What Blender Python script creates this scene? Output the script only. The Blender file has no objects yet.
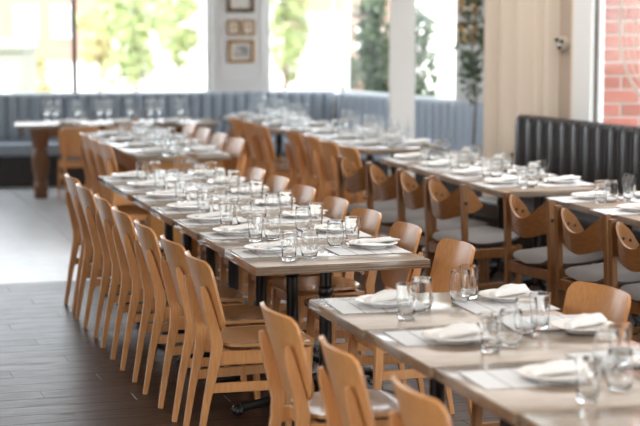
import bpy, bmesh, math, random
from mathutils import Vector, Matrix
random.seed(7)
R = math.radians
S = bpy.context.scene
COL = S.collection
PI = math.pi

# ------------------------------------------------------------------ camera, sky, sun, exposure
YAW = math.atan2(540, 1800.0)
PITCH = math.atan2(223, 1800.0)
cam_d = bpy.data.cameras.new('camera')
cam = bpy.data.objects.new('camera', cam_d); COL.objects.link(cam)
cam.location = (0, 0, 2.0)
cam.rotation_euler = (PI/2 - PITCH, 0, -YAW)
cam_d.sensor_width = 36.0
cam_d.lens = 1800.0*36.0/640.0
cam_d.clip_end = 400
cam_d.dof.use_dof = True
cam_d.dof.focus_distance = 8.35
cam_d.dof.aperture_fstop = 2.2
S.camera = cam

S.view_settings.view_transform = 'Standard'
S.view_settings.look = 'None'
S.view_settings.exposure = 0.36
S.view_settings.gamma = 1.0
S.view_settings.use_curve_mapping = False
S.cycles.use_denoising = True
S.cycles.sample_clamp_indirect = 6.0
S.cycles.blur_glossy = 1.0
S.cycles.max_bounces = 14
S.cycles.transmission_bounces = 14
S.cycles.transparent_max_bounces = 24

W = bpy.data.worlds.new('overcast_sky'); S.world = W
W.use_nodes = True
bg = W.node_tree.nodes['Background']
bg.inputs[0].default_value = (0.89, 0.95, 1.0, 1)
bg.inputs[1].default_value = 4.0

def light(name, kind, loc, rot, energy, color, size=None, size_y=None):
    l = bpy.data.lights.new(name, kind); l.energy = energy; l.color = color
    if kind == 'AREA':
        l.shape = 'RECTANGLE'; l.size = size; l.size_y = size_y
    o = bpy.data.objects.new(name, l); COL.objects.link(o)
    o.location = loc; o.rotation_euler = rot
    return o
sun = light('sun', 'SUN', (0, 0, 20), (R(42), 0, R(-22)), 4.0, (1.0, 0.95, 0.86))
sun.data.angle = R(2)
for lx, ly, lp in ((0.2, 3.0, 100), (3.9, 3.5, 55), (3.9, 10.5, 85)):
    light('ceiling_fill', 'AREA', (lx, ly, 3.17), (0, 0, 0), lp*0.95, (1.0, 0.94, 0.87), 2.8, 5.0)  # unseen fill panels under the ceiling, added to lift the interior

# ------------------------------------------------------------------ materials
def new_mat(name):
    m = bpy.data.materials.new(name); m.use_nodes = True
    nt = m.node_tree
    return m, nt, nt.nodes['Principled BSDF']
def mapped(nt, scale, coord='Object'):
    tc = nt.nodes.new('ShaderNodeTexCoord'); mp = nt.nodes.new('ShaderNodeMapping')
    mp.inputs['Scale'].default_value = scale
    nt.links.new(tc.outputs[coord], mp.inputs[0])
    return mp.outputs[0]
def noise(nt, vec, scale=5, detail=4, rough=0.5):
    n = nt.nodes.new('ShaderNodeTexNoise'); n.inputs['Scale'].default_value = scale
    n.inputs['Detail'].default_value = detail; n.inputs['Roughness'].default_value = rough
    nt.links.new(vec, n.inputs['Vector']); return n.outputs['Fac']
def ramp(nt, fac, stops):
    r = nt.nodes.new('ShaderNodeValToRGB'); cr = r.color_ramp
    while len(cr.elements) < len(stops): cr.elements.new(0.5)
    for e, (p, c) in zip(cr.elements, stops):
        e.position = p; e.color = (*c, 1)
    nt.links.new(fac, r.inputs[0]); return r.outputs[0]
def bump(nt, fac, bs, strength=0.2, dist=0.002):
    b = nt.nodes.new('ShaderNodeBump'); b.inputs['Strength'].default_value = strength
    b.inputs['Distance'].default_value = dist
    nt.links.new(fac, b.inputs['Height']); nt.links.new(b.outputs[0], bs.inputs['Normal'])
def vary(nt, col, amount):
    """each object a little lighter or darker than the next"""
    oi = nt.nodes.new('ShaderNodeObjectInfo'); mr = nt.nodes.new('ShaderNodeMapRange')
    mr.inputs['To Min'].default_value = 1-amount; mr.inputs['To Max'].default_value = 1+amount
    nt.links.new(oi.outputs['Random'], mr.inputs['Value'])
    hs = nt.nodes.new('ShaderNodeHueSaturation')
    nt.links.new(mr.outputs[0], hs.inputs['Value']); nt.links.new(col, hs.inputs['Color'])
    return hs.outputs[0]
def wood(name, c0, c1, scale=(2, 30, 30), rough=0.38, amount=0.06, coat=0.0, spec=0.5):
    m, nt, b = new_mat(name)
    v = mapped(nt, scale)
    f = noise(nt, v, 3.0, 6, 0.6)
    col = ramp(nt, f, [(0.3, c0), (0.7, c1)])
    nt.links.new(vary(nt, col, amount), b.inputs['Base Color'])
    b.inputs['Roughness'].default_value = rough
    b.inputs['Coat Weight'].default_value = coat
    b.inputs['Specular IOR Level'].default_value = spec
    bump(nt, f, b, 0.08)
    return m
def plain(name, c, rough=0.5, metal=0.0, grain=0.04, scale=40, spec=0.5, bumpy=0.0):
    m, nt, b = new_mat(name)
    f = noise(nt, mapped(nt, (1, 1, 1)), scale, 3)
    lo = tuple(x*(1-grain) for x in c); hi = tuple(min(1, x*(1+grain)) for x in c)
    nt.links.new(ramp(nt, f, [(0.3, lo), (0.7, hi)]), b.inputs['Base Color'])
    b.inputs['Roughness'].default_value = rough; b.inputs['Metallic'].default_value = metal
    b.inputs['Specular IOR Level'].default_value = spec
    if bumpy: bump(nt, f, b, bumpy, 0.003)
    return m
def glass(name, tint=(1, 1, 1), ior=1.40):
    m, nt, b = new_mat(name)
    b.inputs['Base Color'].default_value = (*tint, 1); b.inputs['Roughness'].default_value = 0.0
    b.inputs['Transmission Weight'].default_value = 1.0; b.inputs['IOR'].default_value = ior
    return m
def pane_glass(name, refl=0.05):
    m, nt, b = new_mat(name); nt.nodes.remove(b)
    t = nt.nodes.new('ShaderNodeBsdfTransparent'); g = nt.nodes.new('ShaderNodeBsdfGlossy')
    g.inputs['Roughness'].default_value = 0.0
    lw = nt.nodes.new('ShaderNodeLayerWeight'); lw.inputs[0].default_value = 0.5
    pw = nt.nodes.new('ShaderNodeMath'); pw.operation = 'POWER'; pw.inputs[1].default_value = 5.0
    nt.links.new(lw.outputs['Facing'], pw.inputs[0])
    fr = nt.nodes.new('ShaderNodeMath'); fr.operation = 'MULTIPLY_ADD'; fr.inputs[1].default_value = 0.45; fr.inputs[2].default_value = 0.03
    nt.links.new(pw.outputs[0], fr.inputs[0])
    mx = nt.nodes.new('ShaderNodeMixShader')
    nt.links.new(fr.outputs[0], mx.inputs[0]); nt.links.new(t.outputs[0], mx.inputs[1]); nt.links.new(g.outputs[0], mx.inputs[2])
    nt.links.new(mx.outputs[0], nt.nodes['Material Output'].inputs[0])
    return m

M = {}
M['beech'] = wood('beech', (0.53, 0.240, 0.088), (0.66, 0.325, 0.132), (30, 30, 3), 0.36, 0.05)
M['beech_ply'] = wood('beech_ply', (0.52, 0.230, 0.080), (0.65, 0.315, 0.118), (30, 30, 3), 0.30, 0.05, coat=0.15)
M['seat_ply'] = wood('seat_ply', (0.40, 0.205, 0.085), (0.50, 0.27, 0.12), (3, 30, 30), 0.24, 0.05, coat=0.3)
M['oak'] = wood('oak', (0.15, 0.062, 0.019), (0.25, 0.112, 0.036), (30, 30, 4), 0.33, 0.08)
M['oak_ply'] = wood('oak_ply', (0.22, 0.092, 0.029), (0.31, 0.138, 0.048), (30, 5, 30), 0.26, 0.08, coat=0.25)
M['turned'] = wood('turned_wood', (0.12, 0.045, 0.015), (0.20, 0.08, 0.028), (30, 30, 4), 0.35, 0.05)
M['warm_panel'] = wood('warm_panel', (0.30, 0.13, 0.03), (0.42, 0.19, 0.05), (4, 4, 30), 0.35, 0.05)
M['iron'] = plain('cast_iron', (0.010, 0.010, 0.011), 0.28, 0.0, 0.2, 30, 0.6, 0.1)
M['bolt'] = plain('bolt_steel', (0.03, 0.025, 0.02), 0.35, 0.6, 0.1)
M['porcelain'] = plain('porcelain', (0.85, 0.82, 0.79), 0.18, 0, 0.01)
M['linen'] = plain('napkin_cotton', (0.86, 0.85, 0.83), 0.85, 0, 0.03, 200, 0.2, 0.1)
M['glass'] = glass('drinking_glass', (0.99, 1.0, 1.0))
M['pane'] = pane_glass('window_pane')
M['white_paint'] = plain('white_paint', (0.84, 0.84, 0.83), 0.5, 0, 0.01, 5)
M['pillar_paint'] = plain('pillar_paint', (0.76, 0.75, 0.74), 0.55, 0, 0.015, 5)
M['frame_white'] = plain('window_frame_white', (0.82, 0.83, 0.82), 0.4, 0, 0.01, 5)
M['grey_metal'] = plain('grey_aluminium', (0.20, 0.19, 0.18), 0.4, 0.2, 0.03)
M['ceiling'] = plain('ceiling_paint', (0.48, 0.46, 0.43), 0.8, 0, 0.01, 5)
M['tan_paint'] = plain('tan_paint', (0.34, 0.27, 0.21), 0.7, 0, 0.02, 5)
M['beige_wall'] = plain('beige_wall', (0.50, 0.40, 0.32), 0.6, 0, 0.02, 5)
M['blue_leather'] = plain('slate_blue_vinyl', (0.30, 0.35, 0.41), 0.42, 0, 0.04, 25)
M['blue_cloth'] = plain('pale_blue_vinyl', (0.46, 0.53, 0.62), 0.5, 0, 0.04, 25)
M['dark_base'] = plain('dark_plinth', (0.030, 0.022, 0.020), 0.5, 0, 0.1, 10)
M['charcoal'] = plain('charcoal_vinyl', (0.022, 0.021, 0.023), 0.36, 0, 0.06, 25)
M['grey_fabric'] = plain('grey_wool_seat', (0.20, 0.19, 0.19), 0.85, 0, 0.08, 250, 0.2, 0.2)
M['curtain'] = plain('curtain_linen', (0.80, 0.71, 0.61), 0.9, 0, 0.015, 200, 0.1)
M['gold'] = plain('gilt_frame', (0.42, 0.24, 0.09), 0.4, 0.3, 0.15, 40)
M['dark_frame'] = plain('dark_bronze_frame', (0.15, 0.095, 0.05), 0.4, 0.2, 0.15, 40)
M['mount'] = plain('picture_mount', (0.72, 0.69, 0.64), 0.7, 0, 0.02)
M['concrete'] = plain('pale_concrete', (0.62, 0.60, 0.56), 0.8, 0, 0.08, 1.5)
M['bark'] = plain('bark', (0.12, 0.075, 0.045), 0.9, 0, 0.3, 30)
M['leaf_light'] = plain('leaf_light', (0.40, 0.47, 0.22), 0.5, 0, 0.35, 3)
M['leaf_yellow'] = plain('leaf_yellow', (0.55, 0.50, 0.26), 0.5, 0, 0.3, 3)
M['leaf_dark'] = plain('leaf_dark', (0.050, 0.085, 0.035), 0.45, 0, 0.4, 4)
M['lawn'] = plain('lawn', (0.30, 0.36, 0.12), 0.9, 0, 0.3, 4)
M['render_white'] = plain('white_render', (0.80, 0.79, 0.77), 0.8, 0, 0.02, 3)
M['peach_render'] = plain('peach_render', (0.32, 0.20, 0.155), 0.8, 0, 0.05, 3)
M['shed_grey'] = plain('shed_grey', (0.27, 0.27, 0.25), 0.7, 0, 0.04, 3)
M['dark_glass'] = plain('far_window_glass', (0.30, 0.32, 0.33), 0.1, 0, 0.05)
M['mortar'] = plain('mortar', (0.60, 0.54, 0.49), 0.9, 0, 0.08, 60)
M['decal'] = plain('window_decal', (0.80, 0.74, 0.68), 0.6, 0, 0.02)
M['decal'].node_tree.nodes['Principled BSDF'].inputs['Alpha'].default_value = 0.55
M['fixture'] = plain('fixture_cream', (0.55, 0.50, 0.42), 0.4, 0, 0.05)
M['ornament'] = plain('ornament_white', (0.85, 0.85, 0.85), 0.5, 0, 0.02)

def mk_brick():
    m, nt, b = new_mat('red_brick')
    f = noise(nt, mapped(nt, (1, 1, 1)), 9, 5)
    col = ramp(nt, f, [(0.25, (0.42, 0.155, 0.12)), (0.75, (0.56, 0.25, 0.20))])
    nt.links.new(vary(nt, col, 0.14), b.inputs['Base Color']); b.inputs['Roughness'].default_value = 0.8
    bump(nt, f, b, 0.3, 0.004); return m
M['brick'] = mk_brick()

def mk_tabletop():
    m, nt, b = new_mat('washed_oak_top')
    v = mapped(nt, (3, 26, 26))
    f = noise(nt, v, 3.0, 8, 0.65)
    f2 = noise(nt, mapped(nt, (1.2, 6, 1)), 2.0, 3)
    mul = nt.nodes.new('ShaderNodeMath'); mul.operation = 'MULTIPLY_ADD'
    nt.links.new(f2, mul.inputs[0]); mul.inputs[1].default_value = 0.5
    nt.links.new(f, mul.inputs[2])
    col = ramp(nt, mul.outputs[0], [(0.45, (0.18, 0.130, 0.092)), (0.68, (0.28, 0.213, 0.158)), (0.95, (0.38, 0.305, 0.235))])
    st = noise(nt, mapped(nt, (0.6, 0.6, 130)), 1.6, 2)
    tone = ramp(nt, st, [(0.35, (0.55, 0.52, 0.50)), (0.6, (1, 1, 1))])
    mixc = nt.nodes.new('ShaderNodeMix'); mixc.data_type = 'RGBA'; mixc.blend_type = 'MULTIPLY'
    geo = nt.nodes.new('ShaderNodeTexCoord'); sp = nt.nodes.new('ShaderNodeSeparateXYZ'); nt.links.new(geo.outputs['Normal'], sp.inputs[0])
    side = nt.nodes.new('ShaderNodeMath'); side.operation = 'LESS_THAN'; side.inputs[1].default_value = 0.5   # only the sawn ply edges show layers
    nt.links.new(sp.outputs['Z'], side.inputs[0]); nt.links.new(side.outputs[0], mixc.inputs['Factor'])
    nt.links.new(col, mixc.inputs['A']); nt.links.new(tone, mixc.inputs['B']); col = mixc.outputs['Result']
    nt.links.new(vary(nt, col, 0.06), b.inputs['Base Color'])
    b.inputs['Roughness'].default_value = 0.17
    b.inputs['Specular IOR Level'].default_value = 0.65
    bump(nt, f, b, 0.12, 0.001); return m
M['top'] = mk_tabletop()

def mk_plank():
    m, nt, b = new_mat('dark_stained_plank')
    oi = nt.nodes.new('ShaderNodeObjectInfo')
    tc = nt.nodes.new('ShaderNodeTexCoord'); add = nt.nodes.new('ShaderNodeVectorMath'); add.operation = 'ADD'
    nt.links.new(tc.outputs['Object'], add.inputs[0])
    sc = nt.nodes.new('ShaderNodeMath'); sc.operation = 'MULTIPLY'; sc.inputs[1].default_value = 37
    nt.links.new(oi.outputs['Random'], sc.inputs[0]); nt.links.new(sc.outputs[0], add.inputs[1])
    mp = nt.nodes.new('ShaderNodeMapping'); mp.inputs['Scale'].default_value = (2, 24, 10)
    nt.links.new(add.outputs[0], mp.inputs[0])
    f = noise(nt, mp.outputs[0], 2.5, 7, 0.65)
    col = ramp(nt, f, [(0.3, (0.018, 0.008, 0.005)), (0.72, (0.072, 0.034, 0.022))])
    nt.links.new(vary(nt, col, 0.22), b.inputs['Base Color'])
    rr = nt.nodes.new('ShaderNodeMapRange'); rr.inputs['To Min'].default_value = 0.12; rr.inputs['To Max'].default_value = 0.62
    nt.links.new(f, rr.inputs['Value']); nt.links.new(rr.outputs[0], b.inputs['Roughness'])
    b.inputs['Specular IOR Level'].default_value = 0.42
    bump(nt, f, b, 0.35, 0.002); return m
M['plank'] = mk_plank()
M['plank_gap'] = plain('floor_gap', (0.03, 0.018, 0.014), 0.8)
def mk_tile():
    m, nt, b = new_mat('pale_stone_tile')
    f = noise(nt, mapped(nt, (1, 1, 1)), 6, 5)
    col = ramp(nt, f, [(0.3, (0.55, 0.57, 0.60)), (0.7, (0.66, 0.67, 0.69))])
    nt.links.new(vary(nt, col, 0.03), b.inputs['Base Color'])
    b.inputs['Roughness'].default_value = 0.30; return m
M['tile'] = mk_tile()

def mk_placemat():
    """white paper menu sheet with printed columns of fine text and a few rules"""
    m, nt, b = new_mat('printed_paper')
    tc = nt.nodes.new('ShaderNodeTexCoord')
    sep = nt.nodes.new('ShaderNodeSeparateXYZ'); nt.links.new(tc.outputs['Object'], sep.inputs[0])
    def wave(sock, freq, width):
        a = nt.nodes.new('ShaderNodeMath'); a.operation = 'MULTIPLY'; a.inputs[1].default_value = freq
        nt.links.new(sock, a.inputs[0])
        fr = nt.nodes.new('ShaderNodeMath'); fr.operation = 'FRACT'; nt.links.new(a.outputs[0], fr.inputs[0])
        lt = nt.nodes.new('ShaderNodeMath'); lt.operation = 'LESS_THAN'; lt.inputs[1].default_value = width
        nt.links.new(fr.outputs[0], lt.inputs[0]); return lt.outputs[0]
    lines = wave(sep.outputs['Y'], 70, 0.34)
    n = noise(nt, mapped(nt, (70, 1, 1)), 3, 1)
    gt = nt.nodes.new('ShaderNodeMath'); gt.operation = 'GREATER_THAN'; gt.inputs[1].default_value = 0.5
    nt.links.new(n, gt.inputs[0])
    txt = nt.nodes.new('ShaderNodeMath'); txt.operation = 'MULTIPLY'
    nt.links.new(lines, txt.inputs[0]); nt.links.new(gt.outputs[0], txt.inputs[1])
    rule = wave(sep.outputs['X'], 11.0, 0.045)
    mx = nt.nodes.new('ShaderNodeMath'); mx.operation = 'MAXIMUM'
    sc = nt.nodes.new('ShaderNodeMath'); sc.operation = 'MULTIPLY'; sc.inputs[1].default_value = 0.12
    nt.links.new(txt.outputs[0], sc.inputs[0])
    nt.links.new(sc.outputs[0], mx.inputs[0]); nt.links.new(rule, mx.inputs[1])
    col = ramp(nt, mx.outputs[0], [(0.0, (0.80, 0.81, 0.83)), (1.0, (0.10, 0.10, 0.13))])
    nt.links.new(col, b.inputs['Base Color']); b.inputs['Roughness'].default_value = 0.6
    return m
M['paper'] = mk_placemat()
def mk_picture(name, a, c):
    m, nt, b = new_mat(name)
    f = noise(nt, mapped(nt, (1, 1, 1)), 9, 3)
    nt.links.new(ramp(nt, f, [(0.35, a), (0.65, c)]), b.inputs['Base Color']); b.inputs['Roughness'].default_value = 0.25
    return m
M['photo_print'] = mk_picture('photo_print', (0.22, 0.21, 0.22), (0.62, 0.58, 0.54))
M['amber_print'] = mk_picture('amber_print', (0.75, 0.45, 0.16), (0.80, 0.74, 0.62))

# ------------------------------------------------------------------ mesh builder
class MB:
    def __init__(s): s.v = []; s.f = []
    def add(s, vs, fs):
        n = len(s.v); s.v += [tuple(p) for p in vs]; s.f += [tuple(i+n for i in f) for f in fs]; return s
    def box(s, c, d, rot=None):
        x, y, z = (k/2 for k in d); c = Vector(c)
        vs = [Vector(p) for p in [(-x,-y,-z),(x,-y,-z),(x,y,-z),(-x,y,-z),(-x,-y,z),(x,-y,z),(x,y,z),(-x,y,z)]]
        if rot: vs = [rot @ p for p in vs]
        return s.add([p+c for p in vs], [(3,2,1,0),(4,5,6,7),(0,1,5,4),(1,2,6,5),(2,3,7,6),(3,0,4,7)])
    def rng(s, x0, x1, y0, y1, z0, z1):
        return s.box(((x0+x1)/2, (y0+y1)/2, (z0+z1)/2), (x1-x0, y1-y0, z1-z0))
    def rings(s, rings, cap=True, closed=False):
        n = len(rings[0]); vs = [p for r in rings for p in r]; fs = []
        m = len(rings)
        for i in range(m if closed else m-1):
            for j in range(n):
                a = i*n+j; b = i*n+(j+1) % n; i2 = (i+1) % m
                fs.append((a, b, i2*n+(j+1) % n, i2*n+j))
        if cap and not closed:
            fs.append(tuple(reversed(range(n)))); fs.append(tuple((m-1)*n+j for j in range(n)))
        return s.add(vs, fs)
    def sweep(s, path, dims, ang=None, seg=None, bev=0.18):
        """rectangular (or round when seg is set) section swept along a path; dims (a, b) per point: a across y, b in the path plane"""
        P = [Vector(p) for p in path]; rs = []
        for i, p in enumerate(P):
            t = (P[min(i+1, len(P)-1)]-P[max(i-1, 0)]).normalized()
            side = Vector((0, 1, 0)) if abs(t.y) < 0.9 else Vector((1, 0, 0))
            if ang is not None: side = Vector((-math.sin(ang), math.cos(ang), 0))
            nrm = t.cross(side).normalized(); side = nrm.cross(t).normalized()
            a, b = dims[i] if isinstance(dims, list) else dims
            a /= 2; b /= 2
            if seg:
                rs.append([p+side*a*math.cos(2*PI*k/seg)+nrm*b*math.sin(2*PI*k/seg) for k in range(seg)])
            else:
                c = min(a, b)*bev
                q = [(a,-b+c),(a,b-c),(a-c,b),(-a+c,b),(-a,b-c),(-a,-b+c),(-a+c,-b),(a-c,-b)]
                rs.append([p+side*x+nrm*y for x, y in q])
        return s.rings(rs)
    def lathe(s, prof, seg=24, c=(0, 0, 0), flute=None, closed=False):
        rs = []
        for i, (r, z) in enumerate(prof):
            ring = []
            for k in range(seg):
                th = 2*PI*k/seg; rr = r
                if flute: rr = r*(1+flute(i, k))
                ring.append(Vector((c[0]+rr*math.cos(th), c[1]+rr*math.sin(th), c[2]+z)))
            rs.append(ring)
        return s.rings(rs, cap=not closed, closed=closed)
    def ball(s, c, r, seg=10, squash=(1, 1, 1)):
        n = 6
        rs = []
        for i in range(1, n):
            a = PI*i/n
            rs.append([Vector((c[0]+squash[0]*r*math.sin(a)*math.cos(2*PI*k/seg), c[1]+squash[1]*r*math.sin(a)*math.sin(2*PI*k/seg), c[2]-squash[2]*r*math.cos(a))) for k in range(seg)])
        return s.rings(rs)
    def sheet(s, fn, nu, nv, th):
        """closed sheet of thickness th over fn(u in -1..1, v in 0..1); the offset goes along -normal"""
        g = [[Vector(fn(-1+2*i/nu, j/nv)) for i in range(nu+1)] for j in range(nv+1)]
        top = []; bot = []
        for j in range(nv+1):
            for i in range(nu+1):
                du = g[j][min(i+1, nu)]-g[j][max(i-1, 0)]; dv = g[min(j+1, nv)][i]-g[max(j-1, 0)][i]
                n = du.cross(dv)
                n = n.normalized() if n.length > 1e-12 else Vector((0, 0, 1))
                top.append(g[j][i]); bot.append(g[j][i]-n*th)
        N = len(top); w = nu+1; fs = []
        for j in range(nv):
            for i in range(nu):
                a = j*w+i; q = (a, a+1, a+w+1, a+w)
                fs.append(q); fs.append(tuple(N+k for k in reversed(q)))
        for i in range(nu):
            fs.append((i+1, i, N+i, N+i+1)); a = nv*w+i; fs.append((a, a+1, N+a+1, N+a))
        for j in range(nv):
            a = j*w; fs.append((a, a+w, N+a+w, N+a)); a = j*w+nu; fs.append((a+w, a, N+a, N+a+w))
        return s.add(top+bot, fs)
    def mesh(s, name, mat, smooth=0.6, bevel=0.0, segs=2):
        me = bpy.data.meshes.new(name); me.from_pydata([tuple(p) for p in s.v], [], s.f)
        bm = bmesh.new(); bm.from_mesh(me)
        bmesh.ops.recalc_face_normals(bm, faces=bm.faces)
        if bevel: bmesh.ops.bevel(bm, geom=list(bm.edges), offset=bevel, segments=segs, affect='EDGES', profile=0.5)
        bm.to_mesh(me); bm.free()
        if smooth:
            me.polygons.foreach_set('use_smooth', [True]*len(me.polygons))
            me.set_sharp_from_angle(angle=smooth)
        me.materials.append(M[mat] if isinstance(mat, str) else mat)
        return me

def obj(name, me, parent=None, loc=(0, 0, 0), rz=0.0):
    o = bpy.data.objects.new(name, me); COL.objects.link(o)
    o.location = loc; o.rotation_euler = (0, 0, rz)
    if parent: o.parent = parent
    return o
def tag(o, label, cat, group=None, kind=None):
    o['label'] = label; o['category'] = cat
    if group: o['group'] = group
    if kind: o['kind'] = kind
    return o
def struct(o, label=None):
    o['kind'] = 'structure'
    if label: o['label'] = label
    return o
def place(name, parts, loc, rz, label, cat, group=None):
    """one thing: an Empty at its base with a copy of every part (name, mesh, offset, turn, sub-parts) under it"""
    e = obj(name, None, None, loc, rz); e.empty_display_size = 0.1
    tag(e, label, cat, group)
    for p in parts:
        o = obj(p[0], p[1], e, p[2] if len(p) > 2 else (0, 0, 0), p[3] if len(p) > 3 else 0)
        for q in (p[4] if len(p) > 4 else ()):
            obj(q[0], q[1], o, q[2] if len(q) > 2 else (0, 0, 0))
    return e
def frame_of(P0, d):
    return (P0[0], P0[1], 0), math.atan2(d[1], d[0])

# ------------------------------------------------------------------ the setting
slab = MB().rng(-5, 10, -3, 19.6, -0.25, -0.018).mesh('floor', 'plank_gap', 0)
floor = struct(obj('floor', slab), 'dark plank floor meeting pale stone tiles')
plank_me = [MB().box((0, 0, -0.009), (1.1985, 0.1686, 0.018)).mesh('plank', 'plank', 0, 0.0015, 1)]
TILE_Y = 12.30
row = 0; y = TILE_Y-0.085
while y > 5.6:
    off = (row*0.43) % 1.2
    x = -0.2+off-2.4
    while x < 6.4:
        if x > -1.9: obj('plank', plank_me[0], floor, (x+0.6, y, 0))
        x += 1.2
    y -= 0.17; row += 1
# planks nearer the lens and past the sides, out of view, joined
rest = MB()
rest.rng(-5, 10, -3, y+0.085, -0.018, -0.001)
rest.rng(-5, -0.70, y+0.085, TILE_Y, -0.018, -0.001)
rest.rng(6.5, 10, y+0.085, TILE_Y, -0.018, -0.001)
obj('plank_field', rest.mesh('plank_field', 'plank', 0), floor)
tile_me = MB().box((0, 0, -0.009), (0.797, 0.797, 0.018)).mesh('tile', 'tile', 0, 0.001, 1)
for i in range(9):
    for j in range(8):
        obj('tile', tile_me, floor, (-0.2+0.8*i+0.4, TILE_Y+0.8*j+0.4, 0))
rest = MB().rng(-5, -0.2, TILE_Y, 19.5, -0.018, -0.001).rng(7.0, 10, TILE_Y, 19.5, -0.018, -0.001)
obj('tile_field', rest.mesh('tile_field', 'tile', 0), floor)

ceil_me = MB()
pts = [(-5, -3), (8.4, -3), (5.62, 12.1), (6.9, 14.8), (5.8, 18.6), (-5, 20.0)]
n = len(pts)
ceil_me.add([(x, y_, 3.2) for x, y_ in pts]+[(x, y_, 3.45) for x, y_ in pts],
            [tuple(range(n)), tuple(n+i for i in reversed(range(n)))]+[(i, (i+1) % n, n+(i+1) % n, n+i) for i in range(n)])
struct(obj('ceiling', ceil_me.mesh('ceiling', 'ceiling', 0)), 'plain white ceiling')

w = MB().rng(-5, 8, -3.2, -3.0, 0, 3.2)  # out of view, added to block flat sky light from the rear
struct(obj('wall_rear', w.mesh('wall_rear', 'tan_paint', 0)), 'plain unseen wall behind the camera, added to cut frontal light')
w = MB().rng(-5.2, -5, -3.2, 20, 0, 0.5).rng(-5.2, -5, -3.2, 20, 2.9, 3.2).rng(-5.2, -5, -3.2, -1.5, 0.5, 2.9).rng(-5.2, -5, 6.0, 20, 0.5, 2.9)  # out of view, added against flat light; opening sized to light the near chairs
struct(obj('wall_left', w.mesh('wall_left', 'tan_paint', 0)), 'unseen left wall, added with a window opening sized for side light')
# wall lines (t runs along the wall, y of the local frame points out of the room)
BACK_P, BACK_D = (2.2004, 18.9193), (0.99155, -0.12971)
ANG_P, ANG_D = (5.7060, 18.4151), (0.31384, -0.94947)
RT_P, RT_D = (5.4787, 12.7624), (0.20670, -0.97840)
bl, br = frame_of(BACK_P, BACK_D); al, ar = frame_of(ANG_P, ANG_D); rl, rr_ = frame_of(RT_P, RT_D)

w = MB().rng(-7.2, 3.62, 0.03, 0.25, 0, 0.90).rng(-7.2, 3.62, 0.03, 0.25, 2.9, 3.2)
struct(obj('wall_back', w.mesh('wall_back', 'white_paint', 0), None, bl, br), 'low white wall under the back windows')
# pillar between the windows, with raised panel moulding
w = MB().rng(2.212, 2.832, 0.0, 0.28, 0.90, 2.9)
pil = struct(obj('wall_pillar', w.mesh('wall_pillar', 'pillar_paint', 0, 0.004, 1), None, bl, br), 'pale panelled pillar hung with small pictures')
m_ = MB(); 
for a in ((2.30, 2.315, 1.06, 2.7), (2.735, 2.75, 1.06, 2.7)): m_.rng(a[0], a[1], -0.012, 0.0, a[2], a[3])
m_.rng(2.315, 2.735, -0.012, 0.0, 1.06, 1.075)
obj('panel_moulding', m_.mesh('panel_moulding', 'pillar_paint', 0), pil)
def window(n, loc, rz, t0, t1, z0, z1, y0, mulls, fw_=0.045, mat='frame_white', mmat='grey_metal', mw=0.05, label=''):
    e = struct(obj('window_%d' % n, None, None, loc, rz), label)
    edges = [t0]+list(mulls)+[t1]
    f = MB().rng(t0, t0+fw_, y0, y0+0.06, z0, z1); obj('window_frame', f.mesh('window_frame', mat, 0), e)
    f = MB().rng(t1-fw_, t1, y0, y0+0.06, z0, z1); obj('window_frame', f.mesh('window_frame', mat, 0), e)
    f = MB().rng(t0+fw_, t1-fw_, y0, y0+0.06, z0, z0+0.03); obj('window_frame', f.mesh('window_frame', mat, 0), e)
    f = MB().rng(t0+fw_, t1-fw_, y0, y0+0.06, z1-0.03, z1); obj('window_frame', f.mesh('window_frame', mat, 0), e)
    for m in mulls:
        obj('mullion', MB().rng(m-mw/2, m+mw/2, y0-0.01, y0+0.07, z0+0.03, z1-0.03).mesh('mullion', mmat, 0), e)
    for a, b in zip(edges[:-1], edges[1:]):
        obj('pane', MB().rng(a+mw/2, b-mw/2, y0+0.025, y0+0.033, z0+0.03, z1-0.03).mesh('pane', 'pane', 0), e)
    return e
window(1, bl, br, -7.2, 2.212, 0.90, 2.9, 0.10, [-5.2, -3.2, -1.2, 0.775], label='wide back window with a thin grey mullion left of the pillar')
window(2, bl, br, 2.832, 3.56, 0.90, 2.9, 0.10, [], 0.02, label='back window between the pillar and the room corner')

w = MB().rng(-0.06, 4.6, 0.03, 0.25, 0, 0.90).rng(-0.06, 4.6, 0.03, 0.25, 2.9, 3.2)
struct(obj('wall_angled', w.mesh('wall_angled', 'white_paint', 0), None, al, ar), 'low white wall under the angled side windows')
w = MB().rng(1.965, 4.6, 0.03, 0.25, 0.90, 2.9)
struct(obj('wall_side_pier', w.mesh('wall_side_pier', 'pillar_paint', 0), None, al, ar), 'pale grey pier with leafy plant in front')
window(3, al, ar, 0.0, 1.965, 0.90, 2.9, 0.10, [1.0], 0.02, label='angled side window behind the white column')

# free-standing white column
cx, cy = 5.40, 15.42
colm = struct(obj('wall_column', None, None, (cx, cy, 0), -YAW), 'square white column standing among the far tables')
obj('shaft', MB().rng(-0.112, 0.112, -0.11, 0.11, 0.12, 3.2).mesh('shaft', 'white_paint', 0, 0.006, 1), colm)
obj('plinth', MB().rng(-0.13, 0.13, -0.128, 0.128, 0, 0.12).mesh('plinth', 'white_paint', 0, 0.004, 1), colm)

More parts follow.
